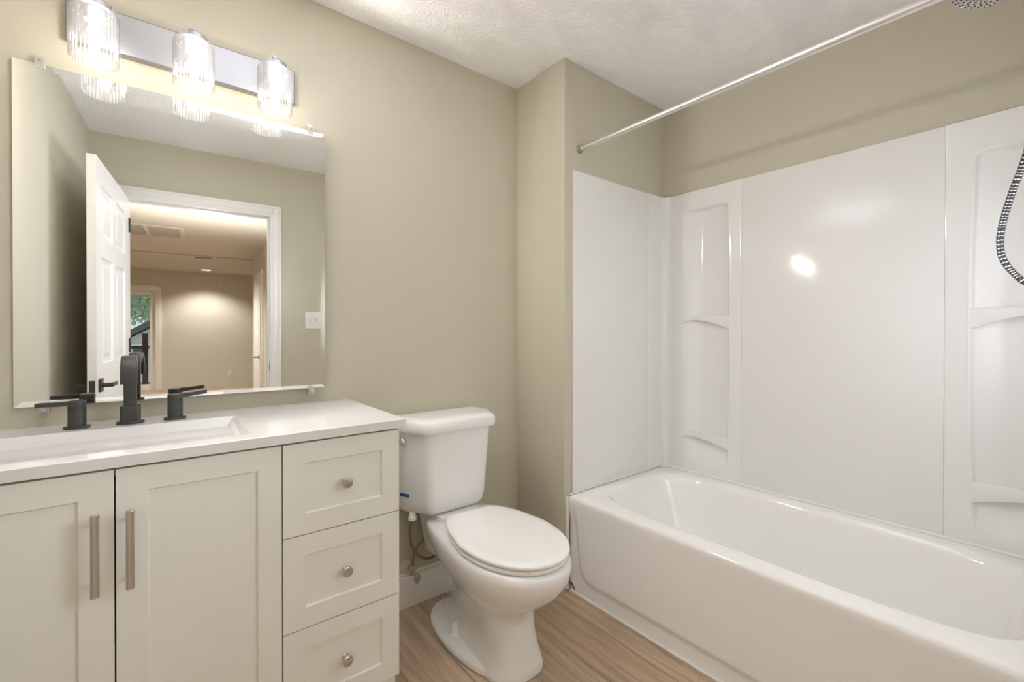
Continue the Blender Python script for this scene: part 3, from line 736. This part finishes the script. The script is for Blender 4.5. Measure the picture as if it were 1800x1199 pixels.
def disc_part(name, w_, yb_, yf_, z0, z1, m, nb=2.7, wb=0.80, rnd=0.006, lab=None):
    bm = bmesh.new()
    rs = []
    for o_, z in ((rnd, z0), (0.001, z0 + rnd * 0.5), (0, (z0 + z1) / 2), (0.001, z1 - rnd * 0.6), (rnd * 0.9, z1 - rnd * 0.08), (0.03, z1 + 0.0006), (0.12, z1 + 0.001)):
        rs.append(T2(egg(w_ - o_, yb_ - o_, yf_ + o_, z, nb, 2.12, wb=wb)))
    rings(bm, rs); return obj(name, bm, m, to, angle=60)
disc_part('seat', 0.184, -0.258, -0.778, RZ + 0.003, RZ + 0.0195, M['seat'], nb=6, wb=0.62)
disc_part('seat_lid', 0.186, -0.250, -0.785, RZ + 0.0225, RZ + 0.0385, M['seat'], nb=7, wb=0.62)
for sx_ in (-0.075, 0.075):
    obj('hinge', cyl(bmesh.new(), T2([Vector((sx_ - 0.02, -0.236, RZ + 0.016))])[0], T2([Vector((sx_ + 0.02, -0.236, RZ + 0.016))])[0], 0.011, bev=0.003), M['seat'], to)
for sx_ in (-0.108, 0.108):
    p = T2([Vector((sx_, -0.33, 0.030))])[0]
    bm = lathe(bmesh.new(), [(0.0185, 0.003), (0.0185, 0.008), (0.0150, 0.010), (0.0125, 0.040), (0.0110, 0.043), (0.0005, 0.044)], 24, Matrix.Translation(p))
    obj('bolt_cap', bm, M['seat'], to)
bm = lathe(bmesh.new(), [(0.017, 0), (0.017, 0.012), (0.013, 0.014), (0.013, 0.030)], 10, Matrix.Translation((-0.165, -0.120, 0.425)))
obj('fill_nut', bm, M['trim'], to)

# supply line and stop valve
sv = thing('water_supply_valve', 'chrome angle stop valve with round escutcheon on wall behind toilet', 'valve', (0.862, YW, 0.168))
obj('escutcheon', lathe(bmesh.new(), [(0.034, 0), (0.033, 0.003), (0.022, 0.008), (0.009, 0.010)], 36, axis_to((0, 0, 0), (0, -1, 0))[0]), M['hall_paint'], sv)
bm = bmesh.new(); cyl(bm, (0, -0.008, 0), (0, -0.060, 0), 0.008); cyl(bm, (0, -0.048, -0.012), (0, -0.048, 0.030), 0.010, seg=8)
obj('valve_body', bm, M['nickel'], sv)
bm = bmesh.new(); cyl(bm, (0, -0.060, 0), (0.004, -0.078, -0.008), 0.006)
rings(bm, [[Vector((0.005 + 0.020 * k * math.cos(t) * 0.65, -0.078 - j, -0.012 + 0.022 * k * math.sin(t))) for t in [2 * PI * q / 20 for q in range(20)]] for k, j in ((0.85, 0), (1, 0.003), (1, 0.009), (0.8, 0.012))])
obj('valve_handle', bm, M['nickel'], sv)
pts = [(0.828, 1.690, 0.424), (0.822, 1.700, 0.389), (0.826, 1.700, 0.326), (0.855, 1.705, 0.270), (0.902, 1.710, 0.234), (0.951, 1.720, 0.232), (0.976, 1.735, 0.256), (0.965, 1.745, 0.286), (0.931, 1.755, 0.296), (0.896, 1.760, 0.283), (0.874, 1.763, 0.247), (0.863, 1.763, 0.206), (0.862, 1.763, 0.196)]
o = obj('supply_hose', tube(bmesh.new(), smooth_path(pts, 10), 0.0062, 12), M['braid']); tag(o, 'looped braided steel supply hose beneath the toilet tank', 'hose')

# ------------------------------------------------------------------ bathtub
tb = thing('bathtub', 'white alcove bathtub with smooth panelled apron', 'bathtub', (0, 0, 0))
TXF, TXB, TY0, TY1, TZ = 1.491, XB - 0.004, YT + 0.003, YN - 0.003, 0.440
cx, cy = (TXF + TXB) / 2, (TY0 + TY1) / 2; hw, hl = (TXB - TXF) / 2, (TY1 - TY0) / 2
bm = bmesh.new()
N = 160
def rect_ring(o_, z, fx=0.0):
    return sup(cx + fx / 2, cy, hw - o_ - fx / 2, hl - o_, 60, z, N)
icx, icy = (1.575 + 2.205) / 2, (0.06 + 1.395) / 2; iw, il = (2.205 - 1.575) / 2, (1.395 - 0.06) / 2
def inner(o_, z, n, oy=0): return sup(icx, icy, iw - o_, il - o_ - oy, n, z, N)
rs = [rect_ring(0.012, 0.40), rect_ring(0.001, 0.405), rect_ring(0, 0.425), rect_ring(0.004, 0.436), rect_ring(0.012, TZ), 
      inner(-0.012, TZ + 0.0005, 5.2), inner(-0.003, TZ - 0.001, 5.2), inner(0.006, TZ - 0.008, 5.0), inner(0.014, TZ - 0.03, 4.8), inner(0.028, TZ - 0.14, 4.4, 0.03), inner(0.045, TZ - 0.27, 4.0, 0.06), inner(0.075, TZ - 0.335, 3.6, 0.09), inner(0.13, TZ - 0.362, 3.2, 0.12), inner(0.22, TZ - 0.368, 3, 0.2)]
rings(bm, rs, cap0=False, cap1=True); obj('tub_shell', bm, M['tub'], tb, angle=60)
# apron: height field over (y, z) facing -x
bm = bmesh.new()
def ss(a, b, x):
    t = min(1, max(0, (x - a) / (b - a))); return t * t * (3 - 2 * t)
ys = [TY0 + (TY1 - TY0) * i / 300 for i in range(301)]; zs = [0.0 + 0.418 * j / 84 for j in range(85)]
G = []
for y in ys:
    row = []
    for z in zs:
        d0 = min(y - TY0, TY1 - y); # panel edge inset: flares towards the bottom, rounded lower corners
        side = 0.035 + 0.055 * (1 - z / 0.42) ** 1.5
        bx_ = d0 - side; bz_ = z - 0.070
        r = 0.055
        if bx_ < r and bz_ < r: sd = r - math.hypot(r - bx_, r - bz_)
        else: sd = min(bx_, bz_)
        inside = ss(-0.012, 0.022, sd)
        top_ = ss(0.30, 0.41, z)
        row.append(bm.verts.new((TXF + 0.018 - 0.013 * inside - 0.0135 * (1 - inside) * top_ - 0.0035 * inside * top_, y, z)))
    G.append(row)
for i in range(300):
    for j in range(84): bm.faces.new((G[i][j], G[i + 1][j], G[i + 1][j + 1], G[i][j + 1]))
obj('apron', bm, M['tub'], tb, angle=80)
struct('trim_5', tube(bmesh.new(), [(TXF + 0.012, TY0 + 0.02 + i * (TY1 - TY0 - 0.03) / 60, 0.003 + 0.0008 * math.sin(i * 1.7)) for i in range(61)], 0.0062, 10), M['caulk'])
# black curl drawn for a dark hole in the apron, and broken trim piece where tub, wall and floor meet
cur = obj('hole_strip', tube(bmesh.new(), smooth_path([(1.500, 1.452, 0.040), (1.488, 1.440, 0.050), (1.484, 1.424, 0.047), (1.484, 1.410, 0.030)], 6), lambda i: 0.0018 + 0.0014 * math.sin(i / 18 * PI), 8), M['black_plastic'])
tag(cur, 'tiny black curled strip standing in for a hole at the foot of the bathtub corner', 'strip')
ch = thing('broken_trim_end', 'small broken white trim end beside toilet at the bathtub corner', 'trim piece', (1.448, 1.500, 0))
obj('white_face', B(-0.020, 0.0, -0.005, 0.020, 0, 0.034, bev=0.002), M['trim'], ch)
obj('raw_edge', B(0.0005, 0.022, -0.010, 0.020, 0, 0.050, bev=0.004), M['brown'], ch)

# ------------------------------------------------------------------ shower surround
sr = thing('shower_surround', 'glossy white acrylic shower wall surround above the bathtub', 'shower surround', (0, 0, 0))
ST, SB = 1.940, TZ + 0.0005
bm = bmesh.new()
box(bm, 1.524, 2.128, YN - 0.005, YN - 0.0005, SB, ST, bev=0.001)
obj('end_panel', bm, M['acrylic'], sr)
bm = bmesh.new(); box(bm, XB - 0.006, XB - 0.0005, 0.3088, 1.0352, SB, ST + 0.001, bev=0.0015)
obj('center_panel', bm, M['acrylic'], sr)
bm = bmesh.new(); box(bm, 1.524, 2.128, YT + 0.0005, YT + 0.005, SB, ST, bev=0.001)
obj('end_panel', bm, M['acrylic'], sr)
def corner_panel(flip, niches, shelves, name='corner_panel'):
    """profile runs from the end wall round a cove and along the long wall; flip=+1 is the far-left corner"""
    yend = YN - 0.0005 if flip > 0 else YT + 0.0005
    yjoint = 1.0355 if flip > 0 else 0.3085
    th = 0.0062; rad = 0.045
    prof = []   # (point, normal, s)
    def P_(x, dy): return Vector((x, yend - flip * dy, 0))
    s = 0.0
    xa = 2.112
    n1 = Vector((0, -flip, 0)); n2 = Vector((-1, 0, 0))
    pts = []
    k = 14
    for i in range(k): pts.append((P_(xa + (XB - 0.0005 - rad - xa) * i / k, 0), n1))
    for i in range(13):
        a = PI / 2 * i / 12
        cxx, dyy = XB - 0.0005 - rad, rad
        pts.append((P_(cxx + rad * math.sin(a), dyy - rad * math.cos(a)), (n1 * math.cos(a) + n2 * math.sin(a)).normalized()))
    Ly = abs(yjoint - yend) - rad
    k = 110
    for i in range(1, k + 1): pts.append((P_(XB - 0.0005, rad + Ly * i / k), n2))
    zs = [SB + (ST + 0.002 - SB) * j / 260 for j in range(261)]
    bm = bmesh.new(); G = []
    for (p, n) in pts:
        col_ = []
        yy = p.y
        on_long = n.x < -0.999
        for z in zs:
            h = th
            if p.x < xa + 0.004: h = th * ss(-0.004, 0.004, p.x - xa)
            if on_long:
                e = abs(yy - yjoint); h = th - 0.0012 * math.exp(-(e / 0.003) ** 2)
                for (y0, y1, z0, z1, bow, dpt) in niches:
                    t = (z - z0) / (z1 - z0)
                    b_ = bow * (abs(2 * t - 1) ** 2 if bow > 0 else 4 * max(0, t * (1 - t)))
                    b_ = abs(b_)
                    v = (y1 - yy) / (y1 - y0) if flip > 0 else (yy - y0) / (y1 - y0)    # 0 at the corner side, 1 at the outer edge
                    outer = (1 - v) * (y1 - y0) - b_
                    bz_ = z1 - z; r = 0.022
                    if outer < r and bz_ < r: sd = r - math.hypot(r - outer, r - bz_)
                    else: sd = min(outer, bz_)
                    vv = min(1, max(0, v))
                    h -= (0.006 + dpt * math.sin(PI * vv) ** 0.8) * ss(-0.003, 0.006, sd) * ss(0, 0.45, v) * ss(z0, z0 + 0.13, z)
                    h += 0.0014 * math.exp(-((sd + 0.007) / 0.004) ** 2) * ss(0.3, 0.6, v) * ss(z0, z0 + 0.13, z)
            col_.append(bm.verts.new(p + n * h + Vector((0, 0, z))))
        G.append(col_)
    for i in range(len(G) - 1):
        for j in range(260): bm.faces.new((G[i][j], G[i + 1][j], G[i + 1][j + 1], G[i][j + 1]))
    o = obj(name, bm, M['acrylic'], sr, angle=80)
    for (y0, y1, zt, z_end, z_mid) in shelves:   # ledges flush with the column face, each with an arched lower edge
        bm = bmesh.new(); rs = []; K = 48; xf = XB - 0.0005 - th - 0.0006; xw = XB + 0.045
        for i in range(K + 1):
            u = i / K; y = y0 + (y1 - y0) * u
            v = 1 - u if flip > 0 else u
            zb = z_mid - ((z_mid - z_end) * ((v - 0.35) / 0.65) ** 1.7 if v > 0.35 else (z_mid - z_end) * 0.6 * ((0.35 - v) / 0.35) ** 2)
            rs.append([Vector((xw, y, zt)), Vector((xf + 0.004, y, zt)), Vector((xf + 0.001, y, zt - 0.0012)), Vector((xf, y, zt - 0.004)), Vector((xf, y, zb + 0.004)), Vector((xf + 0.001, y, zb + 0.0012)), Vector((xf + 0.004, y, zb)), Vector((xw, y, zb + 0.006))])
        rings(bm, rs)
        obj('shelf', bm, M['acrylic'], o, angle=50)
    return o
corner_panel(1, [(1.098, 1.374, 0.480, 1.842, 0.010, 0.030)],
             [(1.094, 1.378, 1.276, 1.200, 1.252), (1.094, 1.378, 0.662, 0.588, 0.628)])
corner_panel(-1, [(-0.038, 0.240, 0.470, 1.822, 0.012, 0.032)],
             [(-0.042, 0.245, 1.276, 1.198, 1.252), (-0.042, 0.245, 0.662, 0.582, 0.626)])
# caulk beads where the surround meets the tub
bm = bmesh.new()
tube(bm, [(XB - 0.010, TY0 + 0.03 + i * (TY1 - TY0 - 0.06) / 50, TZ + 0.0005 + 0.0003 * math.sin(i * 0.6)) for i in range(51)], 0.0075, 10)
tube(bm, [(1.50 + i * 0.70 / 30, YN - 0.008, TZ + 0.002 + 0.0006 * math.sin(i * 2.7)) for i in range(31)], 0.0035, 8)
tube(bm, [(XB - 0.012 - 0.035 * (1 - math.sin(a)), YN - 0.012 - 0.035 * (1 - math.cos(a)), TZ + 0.002) for a in [PI / 2 * k / 8 for k in range(9)]], 0.0035, 8)
struct('trim_6', bm, M['caulk'])
struct('trim_7', tube(bmesh.new(), [(1.4915 + 0.001 * math.sin(i * 1.3), YN - 0.003, 0.01 + i * 0.425 / 20) for i in range(21)], 0.0085, 10), M['caulk'])

# ------------------------------------------------------------------ curtain rod
rd = thing('shower_curtain_rod', 'bare chrome tension curtain rod spanning above the bathtub', 'curtain rod', (1.569, 0, 2.045))
bm = bmesh.new(); cyl(bm, (0, YN - 0.020, 0), (0, YN - 0.62, 0), 0.0112, seg=28)
obj('inner_tube', bm, M['rod'], rd)
bm = bmesh.new(); cyl(bm, (0, YN - 0.60, 0), (0, YT + 0.02, 0), 0.0130, seg=28, bev=0.001)
obj('outer_tube', bm, M['rod'], rd)
for s, y in ((-1, YN), (1, YT)):
    obj('end_cap', lathe(bmesh.new(), [(0.0185, 0.0003), (0.0195, 0.004), (0.0170, 0.012), (0.0175, 0.014), (0.0160, 0.022), (0.0165, 0.024), (0.0150, 0.030), (0.0115, 0.031)], 32, axis_to((0, y, 0), (0, y + s, 0))[0]), M['nickel'], rd)

# ------------------------------------------------------------------ shower head with hose
sh = thing('overhead_shower', 'round chrome shower head with dotted black nozzles, top right above bathtub', 'shower head', (1.868, YT, 2.19))
HC = Vector((0, 0.193 - YT, -0.030)); HN = Vector((-0.05, 0.42, -0.90)).normalized()
obj('arm', tube(bmesh.new(), smooth_path([(0, 0.0, 0.03), (0, 0.10, 0.045), (0, 0.18, 0.03), (0, HC.y - 0.03, HC.z + 0.055)], 6), 0.010, 14), M['chrome'], sh)
m4 = axis_to(HC + Vector((0, 0, 0.0)), HC + HN)[0]
obj('head', lathe(bmesh.new(), [(0.014, -0.060), (0.016, -0.045), (0.030, -0.032), (0.052, -0.018), (0.060, -0.006), (0.060, 0.002), (0.057, 0.004), (0.056, 0.002), (0.001, 0.002)], 48, m4), M['chrome'], sh)
obj('spray_face', lathe(bmesh.new(), [(0.056, 0.0022), (0.055, 0.0045), (0.001, 0.0048)], 48, m4), M['head_face'], sh)
bm = bmesh.new()
for ring_i, (r, n) in enumerate(((0.008, 5), (0.019, 9), (0.030, 13), (0.041, 17), (0.051, 21))):
    for k in range(n):
        a = 2 * PI * k / n + ring_i * 0.3
        lathe(bm, [(0.0026, 0.0044), (0.0022, 0.0062), (0.0008, 0.0066)], 8, m4 @ Matrix.Translation((r * math.cos(a), r * math.sin(a), 0)))
obj('nozzles', bm, M['black_plastic'], sh)
hpts = [(1.866, 0.028, 2.120), (1.866, 0.050, 1.95), (1.866, 0.068, 1.80), (1.868, 0.098, 1.656), (1.870, 0.118, 1.583), (1.870, 0.136, 1.500), (1.871, 0.1415, 1.437), (1.872, 0.132, 1.385), (1.874, 0.096, 1.329), (1.878, 0.045, 1.300), (1.884, 0.005, 1.33), (1.890, -0.015, 1.42), (1.895, -0.020, 1.60), (1.900, -0.010, 1.80), (1.905, 0.008, 1.925)]
hpth = smooth_path(hpts, 40)
# resample evenly
ev = [hpth[0]]; acc = 0
for a, b_ in zip(hpth, hpth[1:]):
    acc += (b_ - a).length
    if acc >= 0.0017: ev.append(b_); acc = 0
o = obj('shower_hose', tube(bmesh.new(), ev, lambda i: 0.0086 if i % 4 < 2 else 0.0074, 12, mi=lambda i: 0 if i % 4 == 0 else 1), None, mats=[M['hose_metal'], M['black_plastic']], smooth=True, angle=60)
tag(o, 'ribbed black and chrome shower hose hanging in a loop at the right edge', 'hose')
ha = thing('hand_shower', 'chrome hand shower wand on its holder above the hose', 'hand shower', (1.905, YT, 1.945))
obj('wand', tube(bmesh.new(), [(0, 0.137 + 0.004 * i, 0.000 + 0.016 * i) for i in range(12)], lambda i: 0.010 + 0.0002 * i, 14), M['chrome'], ha)
bm = bmesh.new(); cyl(bm, (0, 0.0, 0.10), (0, 0.17, 0.10), 0.009); cyl(bm, (0, 0, 0.10), (0, 0.006, 0.10), 0.026, seg=28)
obj('holder', bm, M['chrome'], ha)
